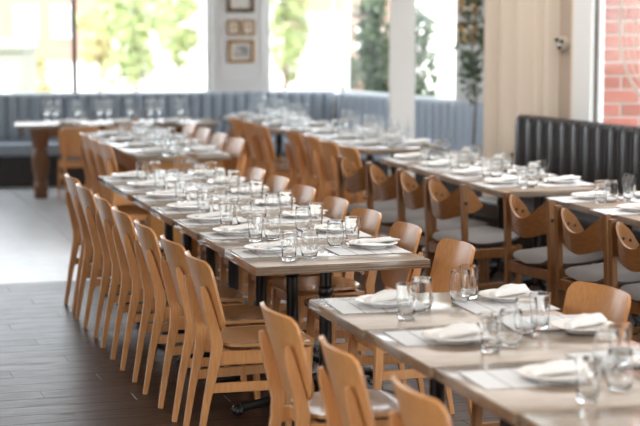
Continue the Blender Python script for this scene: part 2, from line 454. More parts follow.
# right wall
w = MB().rng(0.285, 0.56, 0.10, 0.20, 0, 3.2).rng(0.56, 8.5, 0.10, 0.26, 0, 0.92).rng(0.56, 8.5, 0.10, 0.26, 2.9, 3.2)
struct(obj('wall_right', w.mesh('wall_right', 'beige_wall', 0), None, rl, rr_), 'beige wall beside the cream curtain')
tr = MB().rng(0.46, 0.535, 0.07, 0.10, 0, 3.2)
struct(obj('trim_1', tr.mesh('trim_1', 'curtain', 0, 0.008, 2), None, rl, rr_), 'cream upright trim beside the window frame')
win4 = struct(obj('window_4', None, None, rl, rr_), 'white framed window with painted sign before brick wall')
obj('window_frame', MB().rng(0.545, 0.755, 0.03, 0.10, 0.92, 2.9).mesh('window_frame', 'frame_white', 0, 0.004, 1), win4)
obj('window_frame', MB().rng(0.770, 0.800, 0.08, 0.125, 0.92, 2.9).mesh('window_frame', 'frame_white', 0, 0.004, 1), win4)
obj('window_seal', MB().rng(0.755, 0.770, 0.07, 0.12, 0.92, 2.9).mesh('window_seal', 'grey_metal', 0), win4)
obj('window_frame', MB().rng(0.80, 8.4, 0.06, 0.15, 0.92, 0.97).mesh('window_frame', 'frame_white', 0), win4)
obj('window_frame', MB().rng(0.80, 8.4, 0.06, 0.15, 2.85, 2.9).mesh('window_frame', 'frame_white', 0), win4)
obj('mullion', MB().rng(3.0, 3.1, 0.06, 0.15, 0.97, 2.85).mesh('mullion', 'frame_white', 0), win4)
obj('pane', MB().rng(0.80, 3.0, 0.10, 0.108, 0.97, 2.85).mesh('pane', 'pane', 0), win4)
obj('pane', MB().rng(3.1, 8.4, 0.10, 0.108, 0.97, 2.85).mesh('pane', 'pane', 0), win4)

# painted sign on the window glass: large ring, tall letters
def ring_mesh(cx_, cz, rx, rz_, wd, y0, a0=0, a1=2*PI, seg=48):
    mb = MB(); full = abs(a1-a0) > 6.28; k = seg if full else seg+1; rs = []
    for i in range(k):
        a = a0+(a1-a0)*i/seg; c, s_ = math.cos(a), math.sin(a)
        rs.append([Vector((cx_+(rx+q)*c, y, cz+(rz_+q)*s_)) for q, y in ((-wd/2, y0), (wd/2, y0), (wd/2, y0-0.002), (-wd/2, y0-0.002))])
    mb.rings(rs, cap=not full, closed=full); return mb
sign = obj('window_sign', None, None, (rl[0]-0.10*RT_D[0], rl[1]-0.10*RT_D[1], 0), rr_)
tag(sign, 'pale painted lettering inside a large ring on the right window', 'sign')
obj('ring', ring_mesh(1.70, 1.75, 0.60, 0.60, 0.035, 0.098).mesh('ring', 'decal', 0), sign)
obj('ring', ring_mesh(1.70, 1.75, 0.53, 0.53, 0.012, 0.098).mesh('ring', 'decal', 0), sign)
obj('letter', ring_mesh(1.285, 1.70, 0.032, 0.085, 0.016, 0.098, seg=24).rng(1.277, 1.293, 0.096, 0.098, 1.50, 1.61).mesh('letter', 'decal', 0), sign)
obj('letter', ring_mesh(1.385, 1.70, 0.032, 0.085, 0.016, 0.098, seg=24).mesh('letter', 'decal', 0), sign)
obj('letter', MB().rng(1.46, 1.476, 0.096, 0.098, 1.61, 1.79).rng(1.52, 1.536, 0.096, 0.098, 1.61, 1.79).rng(1.476, 1.52, 0.096, 0.098, 1.61, 1.626).mesh('letter', 'decal', 0), sign)
obj('letter', MB().rng(1.28, 1.292, 0.096, 0.098, 1.86, 1.96).mesh('letter', 'decal', 0), sign)
obj('letter', MB().rng(1.31, 1.35, 0.096, 0.098, 1.885, 1.90).rng(1.32, 1.332, 0.096, 0.098, 1.90, 1.97).mesh('letter', 'decal', 0), sign)

# brick wall outside the right window, each brick its own piece
BW_P, BW_D = (5.99, 12.86), (0.9582, -0.2862)
wl, wr = frame_of(BW_P, BW_D)
bw = struct(obj('wall_brick', MB().rng(-0.27, 2.6, 0.012, 0.25, 0.0, 3.2).mesh('wall_brick', 'mortar', 0), None, wl, wr), 'red brick wall with pale mortar outside the right window')
brick_me = MB().box((0, 0.02, 0), (0.272, 0.04, 0.086)).mesh('brick', 'brick', 0, 0.004, 1)
half_brick = MB().box((0, 0.02, 0), (0.125, 0.04, 0.086)).mesh('brick', 'brick', 0, 0.004, 1)
for c in range(19):
    z = 0.645+0.1066*c
    x = -0.27
    if c % 2: obj('brick', half_brick, bw, (x+0.0625, 0, z)); x += 0.147
    while x < 2.35:
        obj('brick', brick_me, bw, (x+0.136, 0, z)); x += 0.294

# ------------------------------------------------------------------ upholstered benches
def channel_mesh(pitch, h, depth, mat, name='channel'):
    mb = MB(); prof = []
    n = 8
    for i in range(n+1):
        a = PI*i/n; prof.append((-pitch/2*0.97*math.cos(a), -depth*0.68-depth*0.32*math.sin(a)**0.7))
    base = [(pitch/2*0.97, 0), (-pitch/2*0.97, 0)]
    rs = []
    for z, sh in ((0, 1.0), (h-0.07, 1.0), (h-0.03, 0.93), (h-0.01, 0.80), (h, 0.62)):
        rs.append([Vector((x, y_*sh, z)) for x, y_ in prof+base])
    mb.rings(rs); return mb.mesh(name, mat, 0.9)
def bench(name, loc, rz, t0, t1, top, mat, pitch, label, seat_t0=None, seat_t1=None, depth=0.11, seat_y=-0.56, seat_mat=None, group=None, back0=0.0):
    e = obj(name, None, None, loc, rz); tag(e, label, 'bench', group)
    s0 = t0 if seat_t0 is None else seat_t0; s1 = t1 if seat_t1 is None else seat_t1
    obj('base', MB().rng(s0, s1, seat_y+0.06, back0-0.01, 0.0, 0.32).mesh('base', 'dark_base', 0), e)
    obj('seat', MB().rng(s0, s1, seat_y, back0-0.12, 0.322, 0.445).mesh('seat', seat_mat or mat, 0.6, 0.025, 3), e)
    obj('back_board', MB().rng(t0, t1, back0-0.03, back0+0.015, 0.33, top-0.004).mesh('back_board', mat, 0, 0.012, 2), e)
    n = max(1, round((t1-t0)/pitch)); p = (t1-t0)/n
    ch = channel_mesh(p, top-0.446, depth-0.03, mat)
    for i in range(n): obj('channel', ch, e, (t0+p*(i+0.5), back0-0.03, 0.446))
    return e
bench('banquette', bl, br, -0.9, 3.50, 0.925, 'blue_leather', 0.118, 'long slate blue channelled banquette under the back windows', group='upholstered benches', seat_t1=2.98)
bench('banquette', al, ar, 0.16, 4.5, 0.925, 'blue_cloth', 0.118, 'pale blue channelled banquette along the angled side windows', seat_t0=0.62, group='upholstered benches')
bench('banquette', rl, rr_, 0.035, 5.2, 1.055, 'charcoal', 0.143, 'charcoal black channelled banquette below the sign painted window', depth=0.15, group='upholstered benches')

# curtain: deep folds hanging along the end of the right wall
def curtain_mesh():
    mb = MB(); n = 110; t0, t1 = -0.71, 0.31
    def fold(t, z):
        k = (t-t0)/(t1-t0)
        return 0.082+0.060*math.sin(k*2*PI*5.3+1.3*math.sin(k*7))*(0.8+0.2*math.sin(z*1.3))+0.008*math.sin(k*47)
    rings = []
    zs = [0.02, 0.8, 1.6, 2.4, 3.15]
    g0 = [[Vector((t0+(t1-t0)*i/n, fold(t0+(t1-t0)*i/n, z), z)) for i in range(n+1)] for z in zs]
    vs = [p for r in g0 for p in r]; N = len(vs)
    vs += [p+Vector((0, 0.006, 0)) for p in vs]
    w_ = n+1; fs = []
    for j in range(len(zs)-1):
        for i in range(n):
            a = j*w_+i; q = (a, a+1, a+w_+1, a+w_); fs += [q, tuple(N+k for k in reversed(q))]
    for j in range(len(zs)-1):
        a = j*w_; fs.append((a, a+w_, N+a+w_, N+a)); a += n; fs.append((a+w_, a, N+a, N+a+w_))
    mb.add(vs, fs); return mb.mesh('curtain', 'curtain', 1.2)
cu = obj('curtain', None, None, rl, rr_); tag(cu, 'floor length cream curtain hanging behind the end of the charcoal banquette', 'curtain')
obj('drape', curtain_mesh(), cu)
obj('curtain_rail', MB().sweep([(-0.74, 0.082, 3.17), (0.28, 0.082, 3.17)], (0.025, 0.025), ang=0, seg=10).mesh('curtain_rail', 'grey_metal'), cu)
# small wall fixture beside the curtain
fx = obj('wall_hook', None, None, rl, rr_); tag(fx, 'small cream coat hook plate with dark pegs beside the curtain', 'hook')
def disc_y(c, r, d, seg=16):
    mb = MB(); mb.rings([[Vector((c[0]+r*k*math.cos(2*PI*i/seg), y, c[2]+r*k*math.sin(2*PI*i/seg))) for i in range(seg)] for k, y in ((1, c[1]), (1, c[1]-d*0.7), (0.85, c[1]-d))]); return mb
obj('plate', disc_y((0.355, 0.10, 1.60), 0.055, 0.05).mesh('plate', 'fixture'), fx)
for dx, dz in ((-0.03, 0.03), (0.032, 0.018), (0.005, -0.028)):
    obj('peg', disc_y((0.355+dx, 0.05, 1.60+dz), 0.014, 0.02, 10).mesh('peg', 'bolt'), fx)

# pictures on the pillar
def picture(t0, t1, z0, z1, fm, pm, label, fw_=0.03, split=None):
    e = obj('picture_frame', None, None, bl, br); tag(e, label, 'picture', 'pictures on the pillar')
    b = MB(); y0, y1 = -0.030, -0.001
    for q in ((t0, t0+fw_, z0, z1), (t1-fw_, t1, z0, z1), (t0+fw_, t1-fw_, z0, z0+fw_), (t0+fw_, t1-fw_, z1-fw_, z1)):
        b = MB().rng(q[0], q[1], y0, y1, q[2], q[3]); obj('frame', b.mesh('frame', fm, 0, 0.004, 1), e)
    obj('mount', MB().rng(t0+fw_, t1-fw_, -0.012, -0.004, z0+fw_, z1-fw_).mesh('mount', 'mount', 0), e)
    if pm: obj('print', MB().rng(t0+fw_+0.03, t1-fw_-0.03, -0.015, -0.0125, z0+fw_+0.03, z1-fw_-0.03).mesh('print', pm, 0), e)
    return e
picture(2.375, 2.670, 1.765, 2.12, 'dark_frame', None, 'dark bronze picture frame at the top of the pillar', 0.042)
picture(2.380, 2.515, 1.525, 1.690, 'gold', 'amber_print', 'small gilt frame with amber print, left of a pair', 0.020)
picture(2.535, 2.675, 1.525, 1.690, 'gold', 'amber_print', 'small gilt frame with pale print, right of a pair', 0.020)
picture(2.385, 2.665, 1.235, 1.475, 'gold', 'photo_print', 'wooden frame with a grey photograph, lowest on the pillar', 0.032)
def side_picture(t0, t1, z0, z1, label):
    e = obj('picture_frame', None, None, al, ar); tag(e, label, 'picture', 'pictures on the side pier')
    for q in ((t0, t0+.04, z0, z1), (t1-.04, t1, z0, z1), (t0+.04, t1-.04, z0, z0+.04), (t0+.04, t1-.04, z1-.04, z1)):
        obj('frame', MB().rng(q[0], q[1], 0.0, 0.029, q[2], q[3]).mesh('frame', 'gold', 0, 0.004, 1), e)
    obj('print', MB().rng(t0+.04, t1-.04, 0.018, 0.026, z0+.04, z1-.04).mesh('print', 'amber_print', 0), e)
side_picture(2.04, 2.30, 1.76, 2.1, 'upper gilt picture on the pier beside the leafy plant')
side_picture(2.04, 2.30, 1.50, 1.70, 'lower gilt picture on the pier beside the leafy plant')

# ------------------------------------------------------------------ chairs
def cafe_chair_parts():
    P = []
    W2, T0, T1 = 0.213, 0.515, 0.84
    def back(u, v):
        # rounded corners by narrowing towards the top and bottom edge
        vv = 0.5-0.5*math.cos(PI*v)
        z = T0+(T1-T0)*vv
        rt, rb = 0.048, 0.085
        dt = T1-z; db = z-T0; hw = W2-0.012*(1-vv)
        if dt < rt: hw -= rt-math.sqrt(max(0, rt*rt-(rt-dt)**2))
        if db < rb: hw -= rb-math.sqrt(max(0, rb*rb-(rb-db)**2))
        yy = hw*u
        x = -0.211-(z-T0)*0.27+0.045*(yy/W2)**2
        return (x, yy, z+0.004*math.cos(yy/W2*1.5))
    P.append(('backrest', MB().sheet(back, 14, 14, 0.013).mesh('backrest', 'beech_ply', 0.7)))
    def seat(u, v):
        # squarish rounded seat, a little dished
        s = -1+2*v; vv = math.sin(s*PI/2)
        k = (1-abs(vv)**4)**0.25
        hw = 0.215*(0.94+0.06*vv)
        x = 0.025+0.215*vv
        yy = hw*u*max(k, 0.02)
        return (x, yy, 0.458-0.008*(1-(u*k)**2)*(1-vv*vv)-0.012*max(0, vv)**4)
    P.append(('seat', MB().sheet(lambda u, v: seat(u, v), 14, 16, 0.014).mesh('seat', 'seat_ply', 0.7)))
    for s in (-1, 1):
        y = 0.150*s
        leg = MB().sweep([(-0.300, y*0.97, 0), (-0.262, y, 0.22), (-0.224, y*1.04, 0.40), (-0.217, y*1.06, 0.47), (-0.236, y*1.08, 0.56), (-0.270, y*1.10, 0.690), (-0.280, y*1.10, 0.730)],
                         [(0.024, 0.022), (0.026, 0.031), (0.028, 0.045), (0.029, 0.051), (0.029, 0.048), (0.026, 0.034), (0.020, 0.016)])
        P.append(('leg', leg.mesh('leg', 'beech', 0.5)))
    for s in (-1, 1):
        y = 0.178*s
        leg = MB().sweep([(0.198, y*1.05, 0), (0.188, y*1.02, 0.25), (0.180, y, 0.442)], [(0.025, 0.026), (0.032, 0.034), (0.036, 0.040)])
        P.append(('leg', leg.mesh('leg', 'beech', 0.5)))
    for s in (-1, 1):
        P.append(('rail', MB().sweep([(-0.205, 0.152*s, 0.408), (0.165, 0.176*s, 0.412)], (0.022, 0.060), ang=0.081*s).mesh('rail', 'beech', 0.5)))
        P.append(('stretcher', MB().sweep([(-0.248, 0.150*s, 0.275), (0.180, 0.180*s, 0.280)], (0.018, 0.042), ang=0.081*s).mesh('stretcher', 'beech', 0.5)))
    P.append(('rail', MB().box((0.180, 0, 0.412), (0.022, 0.325, 0.058)).mesh('rail', 'beech', 0, 0.003, 1)))
    P.append(('rail', MB().box((-0.165, 0, 0.416), (0.022, 0.290, 0.050)).mesh('rail', 'beech', 0, 0.003, 1)))
    return P
CAFE = cafe_chair_parts()

def scoop_chair_parts():
    P = []
    hy = 0.225
    # bent plywood scoop: wraps from flap to flap inside the two posts and dips in the middle
    ctrl = [(-0.085, 0.205, 0.705, 0.672), (-0.135, 0.207, 0.765, 0.640), (-0.200, 0.203, 0.805, 0.625), (-0.245, 0.160, 0.772, 0.608), (-0.266, 0.082, 0.712, 0.585),
            (-0.272, 0.0, 0.690, 0.572)]
    ctrl = ctrl+[(x, -y, a, b) for x, y, a, b in reversed(ctrl[:-1])]
    def cr(i, t):
        p = [ctrl[max(0, min(len(ctrl)-1, i+k))] for k in (-1, 0, 1, 2)]
        return [0.5*((2*p[1][q])+(-p[0][q]+p[2][q])*t+(2*p[0][q]-5*p[1][q]+4*p[2][q]-p[3][q])*t*t+(-p[0][q]+3*p[1][q]-3*p[2][q]+p[3][q])*t**3) for q in range(4)]
    def fn(u, v):
        s = (u+1)/2*(len(ctrl)-1); i = min(int(s), len(ctrl)-2); x, y, zt, zb = cr(i, s-i)
        lean = 0.035*v
        return (x-lean*0.6+0.02, y, zb+(zt-zb)*v)
    P.append(('backrest', MB().sheet(fn, 36, 6, 0.012).mesh('backrest', 'oak_ply', 0.8)))
    for s in (-1, 1):
        bolts = []
        for k, dx in enumerate((0.0, 0.045)):
            b = MB(); c = (-0.170+dx, 0.197*s, 0.715-0.012*k); seg = 10
            b.rings([[Vector((c[0]+0.009*q*math.cos(2*PI*i/seg), c[1]-s*y_, c[2]+0.009*q*math.sin(2*PI*i/seg))) for i in range(seg)] for q, y_ in ((1, -0.004), (1, 0.004), (0.7, 0.006))])
            bolts.append(('bolt', b.mesh('bolt', 'bolt')))
        ob = MB(); c = (-0.213, (hy+0.018)*s, 0.70); seg = 12
        ob.rings([[Vector((c[0]+0.011*q*math.cos(2*PI*i/seg), c[1]+s*y_, c[2]+0.011*q*math.sin(2*PI*i/seg))) for i in range(seg)] for q, y_ in ((1, -0.004), (1, 0.004), (0.7, 0.006))])
        bolts.append(('bolt', ob.mesh('bolt', 'bolt')))
        P.append(('post', MB().sweep([(-0.215, hy*s, 0), (-0.205, hy*s, 0.44), (-0.222, hy*s, 0.815)], (0.032, 0.036)).mesh('post', 'oak', 0.5), (0, 0, 0), 0, bolts))
    for s in (-1, 1):
        P.append(('leg', MB().sweep([(0.190, hy*s, 0), (0.185, hy*s, 0.415)], (0.032, 0.036)).mesh('leg', 'oak', 0.5)))
        P.append(('rail', MB().box((-0.01, hy*s, 0.375), (0.36, 0.022, 0.060)).mesh('rail', 'oak', 0, 0.003, 1)))
        P.append(('stretcher', MB().box((-0.01, hy*s, 0.170), (0.365, 0.020, 0.035)).mesh('stretcher', 'oak', 0, 0.003, 1)))
    P.append(('rail', MB().box((0.185, 0, 0.375), (0.022, 0.418, 0.060)).mesh('rail', 'oak', 0, 0.003, 1)))
    P.append(('rail', MB().box((-0.207, 0, 0.375), (0.022, 0.418, 0.060)).mesh('rail', 'oak', 0, 0.003, 1)))
    def seat(u, v):
        vv = math.sin((-1+2*v)*PI/2); k = max(0.03, (1-abs(vv)**6)**(1/6))
        e = min(1, (1-abs(u*k)**4)*2.0)*min(1, (1-abs(vv)**4)*2.0)
        return (0.012+0.222*vv, 0.203*u*k+0.02*u*max(0, vv)*k, 0.425+0.035*max(0, e)**0.5+0.01*vv)
    P.append(('seat_pad', MB().sheet(seat, 14, 16, 0.022).mesh('seat_pad', 'grey_fabric', 1.0)))
    return P
SCOOP = scoop_chair_parts()

# ------------------------------------------------------------------ tables
def iron_base_parts(h):
    P = []
    col_ = MB().lathe([(0.052, 0.10), (0.058, 0.13), (0.040, 0.17), (0.034, 0.20), (0.031, 0.24), (0.030, h-0.16), (0.036, h-0.155), (0.040, h-0.135), (0.036, h-0.115), (0.030, h-0.11), (0.030, h-0.035), (0.05, h-0.02), (0.05, h)], 18)
    P.append(('column', col_.mesh('column', 'iron', 0.7)))
    for ang, k_ in ((0, 1.13), (PI/2, 0.68), (PI, 1.13), (-PI/2, 0.68)):
            d = Vector((math.cos(ang), math.sin(ang), 0))*k_
            path = [d*0.035+Vector((0, 0, 0.145)), d*0.10+Vector((0, 0, 0.135)), d*0.18+Vector((0, 0, 0.095)), d*0.26+Vector((0, 0, 0.052)), d*0.33+Vector((0, 0, 0.040)), d*0.37+Vector((0, 0, 0.034))]
            mb = MB().sweep(path, [(0.040, 0.070), (0.040, 0.060), (0.038, 0.052), (0.036, 0.046), (0.042, 0.044), (0.050, 0.050)], ang=ang, seg=8)
            for k in range(4):   # scrolled ribs along the foot
                p = d*(0.11+0.045*k)+Vector((0, 0, (0.162, 0.140, 0.112, 0.088)[k])); mb.ball(p, 0.016, 6)
            sd = Vector((-d.y, d.x, 0))
            for q in (-1, 0, 1):
                mb.ball(d*(0.395-0.01*abs(q))+sd*0.024*q+Vector((0, 0, 0.022)), 0.022, 8)
            P.append(('foot', mb.mesh('foot', 'iron', 0.8)))
    return P
def cafe_table_parts(w_, d_, h=0.75, th=0.040):
    P = [('tabletop', MB().box((0, 0, h-th/2), (w_, d_, th)).mesh('tabletop', 'top', 0.5, 0.003, 2))]
    return P+IRON
IRON = iron_base_parts(0.71)
def turned_leg():
    return MB().lathe([(0.060, 0), (0.070, 0.03), (0.062, 0.06), (0.078, 0.09), (0.072, 0.12), (0.050, 0.15), (0.080, 0.28), (0.090, 0.36), (0.075, 0.44), (0.052, 0.48), (0.078, 0.50), (0.078, 0.53), (0.082, 0.55), (0.082, 0.674)], 16)
TURNED = turned_leg().mesh('leg', 'turned', 0.8)
def wood_table_parts(w_, d_, leg_mesh, apron, mat, h=0.74, inset=0.09):
    P = [('tabletop', MB().box((0, 0, h-0.02), (w_, d_, 0.04)).mesh('tabletop', 'top', 0.5, 0.003, 2))]
    for sx in (-1, 1):
        for sy in (-1, 1):
            P.append(('leg', leg_mesh, (sx*(w_/2-inset), sy*(d_/2-0.10), 0)))
    a = apron
    P.append(('apron', MB().rng(-w_/2+0.15, w_/2-0.15, -d_/2+0.06, -d_/2+0.085, h-0.04-a, h-0.041).mesh('apron', mat, 0)))
    P.append(('apron', MB().rng(-w_/2+0.15, w_/2-0.15, d_/2-0.085, d_/2-0.06, h-0.04-a, h-0.041).mesh('apron', mat, 0)))
    P.append(('apron', MB().rng(-w_/2+0.06, -w_/2+0.085, -d_/2+0.15, d_/2-0.15, h-0.04-a, h-0.041).mesh('apron', mat, 0)))
    P.append(('apron', MB().rng(w_/2-0.085, w_/2-0.06, -d_/2+0.15, d_/2-0.15, h-0.04-a, h-0.041).mesh('apron', mat, 0)))
    return P

# ------------------------------------------------------------------ tableware
def tumbler_mesh():
    seg = 36
    out = [(0.0285, 0.0), (0.0315, 0.003), (0.0330, 0.012), (0.0350, 0.040), (0.0368, 0.075), (0.0372, 0.084), (0.0385, 0.092), (0.0400, 0.110), (0.0415, 0.130), (0.0410, 0.133)]
    inn = [(0.0395, 0.132), (0.0380, 0.110), (0.0362, 0.092), (0.0335, 0.075), (0.0318, 0.045), (0.0295, 0.020), (0.0230, 0.0145), (0.008, 0.014)]
    def fl(i, k):
        return -0.055*abs(math.sin(2*PI*k/seg*4.5)) if 1 <= i <= 4 else 0.0
    return MB().lathe(out+inn, seg, flute=fl).mesh('tumbler', 'glass', 0.9)
def stemless_mesh():
    out = [(0.024, 0.0), (0.0300, 0.003), (0.0360, 0.012), (0.0415, 0.032), (0.0430, 0.050), (0.0420, 0.075), (0.0395, 0.105), (0.0375, 0.128), (0.0371, 0.130)]
    inn = [(0.0362, 0.129), (0.0382, 0.105), (0.0406, 0.075), (0.0414, 0.050), (0.0398, 0.033), (0.0335, 0.014), (0.0250, 0.0075), (0.006, 0.0065)]
    return MB().lathe(out+inn, 32).mesh('stemless_glass', 'glass', 0.9)
def wine_mesh():
    out = [(0.034, 0.0), (0.035, 0.002), (0.012, 0.006), (0.0045, 0.014), (0.0040, 0.085), (0.010, 0.092), (0.030, 0.112), (0.039, 0.140), (0.036, 0.180), (0.032, 0.210)]
    inn = [(0.031, 0.210), (0.0348, 0.180), (0.0378, 0.140), (0.029, 0.114), (0.010, 0.0955), (0.002, 0.094)]
    return MB().lathe(out+inn, 24).mesh('wine_glass', 'glass', 0.9)
def plate_mesh():
    prof = [(0.060, 0.0), (0.064, 0.0), (0.066, 0.009), (0.090, 0.015), (0.119, 0.0225), (0.1215, 0.0250), (0.119, 0.0270), (0.090, 0.0200), (0.074, 0.0150), (0.040, 0.0140), (0.004, 0.0140)]
    return MB().lathe(prof, 40).mesh('plate', 'porcelain', 0.7)
def napkin_mesh(seed, hs=1.0):
    """cloth gathered at a knot near one end and fanned out over the plate"""
    rnd = random.Random(seed); ph = rnd.random()*6
    mb = MB(); rs = []; n = 22; seg = 28
    for i in range(n+1):
        s = i/n; x = -0.115+0.200*s
        if s < 0.14:   # flared tail
            k = s/0.14; w_ = 0.021-0.007*k; hh = 0.009
        elif s < 0.22: w_ = 0.0135; hh = 0.0105
        else:
            k = (s-0.22)/0.78; w_ = 0.0135+0.045*k**0.75; hh = 0.0105+0.003*math.sin(min(1, k*1.25)*PI)
        end = 0.55 if i in (0, n) else 1.0
        hh *= hs
        ring = []
        for j in range(seg):
            a = 2*PI*j/seg; c, sn = math.cos(a), math.sin(a)
            rip = 1+0.16*math.sin(5*a+ph+s*2.0)*(0.25 if s < .22 else min(1, (s-.22)*2.2))
            yy = w_*c*(1 if end == 1 else 0.9); zz = hh*(abs(sn)**0.8)*(1 if sn > 0 else -0.30)*rip*end
            ring.append(Vector((x+0.010*math.sin(3*yy/0.05+ph)*(s if s > .8 else 0), yy, zz+0.0285+0.005*s*s)))
        rs.append(ring)
    mb.rings(rs); return mb.mesh('napkin', 'linen', 1.0)
TUMBLER, STEMLESS, WINE, PLATE = tumbler_mesh(), stemless_mesh(), wine_mesh(), plate_mesh()
NAPKINS = [napkin_mesh(i) for i in range(5)]
HIGH_NAPKINS = [napkin_mesh(i+7, 2.1) for i in range(5)]
MAT_ME = MB().box((0, 0, 0.0006), (0.36, 0.27, 0.0012)).mesh('placemat', 'paper', 0)

rnd = random.Random(3)
def jit(a): return rnd.uniform(-a, a)
def single(name, me, loc, rz, label, cat, group):
    return tag(obj(name, me, None, loc, rz), label, cat, group)
def setting(where, row_, plate=None, tum=None, stem=None, mat=None, z=0.7512, nap_dx=0.03, nap_a=22):
    """where: words that single out this place; row_: the table row's name"""
    if mat: single('placemat', MAT_ME, (mat[0], mat[1], z), jit(0.05), 'printed white paper placemat, %s' % where, 'placemat', 'placemats on the %s' % row_)
    zz = z+(0.0014 if mat else 0)
    if plate:
        single('plate', PLATE, (plate[0], plate[1], zz), jit(3), 'round white plate under a napkin, %s' % where, 'plate', 'plates on the %s' % row_)
        single('napkin', (HIGH_NAPKINS if nap_dx < 0.02 else NAPKINS)[rnd.randrange(5)], (plate[0]+nap_dx, plate[1]+0.008, zz), R(nap_a)+jit(0.22), 'knotted white cloth napkin, %s' % where, 'napkin', 'napkins on the %s' % row_)
    if tum: single('tumbler', TUMBLER, (tum[0], tum[1], z), jit(3), 'fluted clear water tumbler, %s' % where, 'glass', 'tumblers on the %s' % row_)
    if stem: single('stemless_glass', STEMLESS, (stem[0], stem[1], z), 0, 'round stemless glass, %s' % where, 'glass', 'stemless glasses on the %s' % row_)

ORD = ['nearest', 'second', 'third', 'fourth', 'fifth', 'sixth', 'seventh', 'eighth']
def ordn(i): return 'nearest' if i == 0 else ORD[i]+' nearest'

# ---- long central row: seven square tables, seven chairs a side
XL, XR = 2.04, 2.90
TBL = cafe_table_parts(0.845, 0.600)
Y0, PIT = 7.82, 0.6045
left_y = [7.66, 8.22, 8.82, 9.42, 10.04, 10.66, 11.23]
right_y = [7.70, 8.36, 8.97, 9.53, 10.17, 10.74, 11.29]
right_x = [2.87, 2.855, 2.85, 2.85, 2.85, 2.85, 2.85]
G = 'long central row'
for i in range(7):
    y0 = Y0+PIT*i
    dx = (0.0, 0.012, 0.004, -0.006, 0.008, -0.004, 0.006)[i]
    place('cafe_table', TBL, (XL+0.424+dx*0.5, y0+PIT/2, jit(0.0) + (0.0 if i else 0.0)), 0, 'washed oak table on black iron base, %s in the long central row' % ordn(i), 'table', 'tables of the long central row')
    place('cafe_chair', CAFE, (2.0+jit(0.012), left_y[i], 0), jit(0.03), 'beech plywood chair, left side, %s along the long central row' % ordn(i), 'chair', 'chairs of the long central row')
    place('cafe_chair', CAFE, (right_x[i]-0.16, right_y[i], 0), PI+jit(0.05), 'beech plywood chair, right side, %s along the long central row' % ordn(i), 'chair', 'chairs of the long central row')
    py = (8.275, 8.93, 9.49, 10.03, 10.66, 11.27, 11.84)[i]
    setting('left side, %s table, long central row' % ordn(i), G, (2.225+jit(.012), py), (2.25+jit(.008), py-0.275+jit(.02)), (2.352+jit(.008), py-0.235+jit(.02)), (2.235, py-0.03))
    py2 = (8.29, 8.88, 9.50, 10.10, 10.72, 11.31, 11.88)[i]
    setting('right side, %s table, long central row' % ordn(i), G, (2.755+jit(.008), py2-0.02), (2.69+jit(.008), py2+0.140+jit(.008)), (2.592+jit(.008), py2+0.06+jit(.015)), (2.695, py2-0.10))

# ---- nearest row, lower right
G = 'nearest row'
TBF = cafe_table_parts(0.857, 0.696)
for i in range(4):
    y0 = 6.24-0.70*i
    nm = ['farthest', 'second farthest', 'third farthest', 'fourth farthest'][i]
    place('cafe_table', TBF, (2.035+0.43+0.012*i, y0+0.355, 0), 0, 'washed oak table on black iron base, %s in the lower right row' % nm, 'table', 'tables of the lower right row')
for i, (x, y, a) in enumerate([(1.985, 6.28, 0.02), (2.0, 5.57, -0.03), (2.03, 4.90, 0.02)]):
    nm = ['farthest', 'middle', 'closest'][i]
    place('cafe_chair', CAFE, (x, y, 0), a, 'blurred beech chair, left side of the lower right row, %s of three' % nm, 'chair', 'chairs of the lower right row')
for i, (x, y, a) in enumerate([(2.80, 6.33, PI+0.14), (2.79, 5.62, PI+0.05)]):
    place('cafe_chair', CAFE, (x, y, 0), a, 'beech chair on the right side of the lower right row, %s of two' % ['farther', 'nearer'][i], 'chair', 'chairs of the lower right row')
G = 'lower right row'
setting('left side, farthest table, lower right row', G, (2.285, 6.70), (2.272, 6.42), (2.385, 6.56), (2.25, 6.70), nap_dx=0.005)
setting('left side, second farthest table, lower right row', G, (2.285, 5.93), (2.34, 5.735), (2.445, 5.805), (2.27, 6.03), nap_dx=0.005)
setting('left side, third farthest table, lower right row', G, (2.365, 5.24), (2.335, 4.935), (2.50, 5.05), (2.28, 5.30), nap_dx=0.005)
setting('right side, farthest table, lower right row', G, (2.80, 6.68), (2.67, 6.775), (2.60, 6.70), (2.74, 6.56), nap_dx=0.005)
setting('right side, second farthest table, lower right row', G, (2.805, 5.975), (2.675, 6.075), (2.60, 6.03), (2.75, 6.17), nap_dx=0.005)
setting('right side, third farthest table, lower right row', G, (2.80, 5.30), (2.67, 5.40), (2.59, 5.34), (2.75, 5.48), nap_dx=0.005)

# ---- row behind the central one (wooden bases)
TBS = [('tabletop', MB().box((0, 0, 0.73), (0.73, 2.39, 0.04)).mesh('tabletop', 'top', 0.5, 0.003, 2)),
       ('end_panel', MB().box((0, -1.135, 0.355), (0.52, 0.045, 0.708)).mesh('end_panel', 'warm_panel', 0, 0.004, 1)),
       ('end_panel', MB().box((0, 1.135, 0.355), (0.52, 0.045, 0.708)).mesh('end_panel', 'warm_panel', 0, 0.004, 1)),
       ('apron', MB().rng(-0.32, -0.295, -1.15, 1.15, 0.60, 0.709).mesh('apron', 'warm_panel', 0)),
       ('apron', MB().rng(0.295, 0.32, -1.15, 1.15, 0.60, 0.709).mesh('apron', 'warm_panel', 0)),
       ('apron', MB().rng(-0.295, 0.295, -1.17, -1.159, 0.60, 0.709).mesh('apron', 'warm_panel', 0))]
G = 'row behind the central one'
place('wooden_table', TBS, (2.93, 13.36+1.20, 0), 0, 'long oak topped table with brown panel ends behind the central row', 'table')
for i, y in enumerate((13.64, 14.09, 14.54)):
    place('cafe_chair', CAFE, (2.635+jit(.005), y, 0), jit(.03), 'blurred beech chair, left side, %s of the row behind the central one' % ordn(i), 'chair', 'chairs behind the central row')
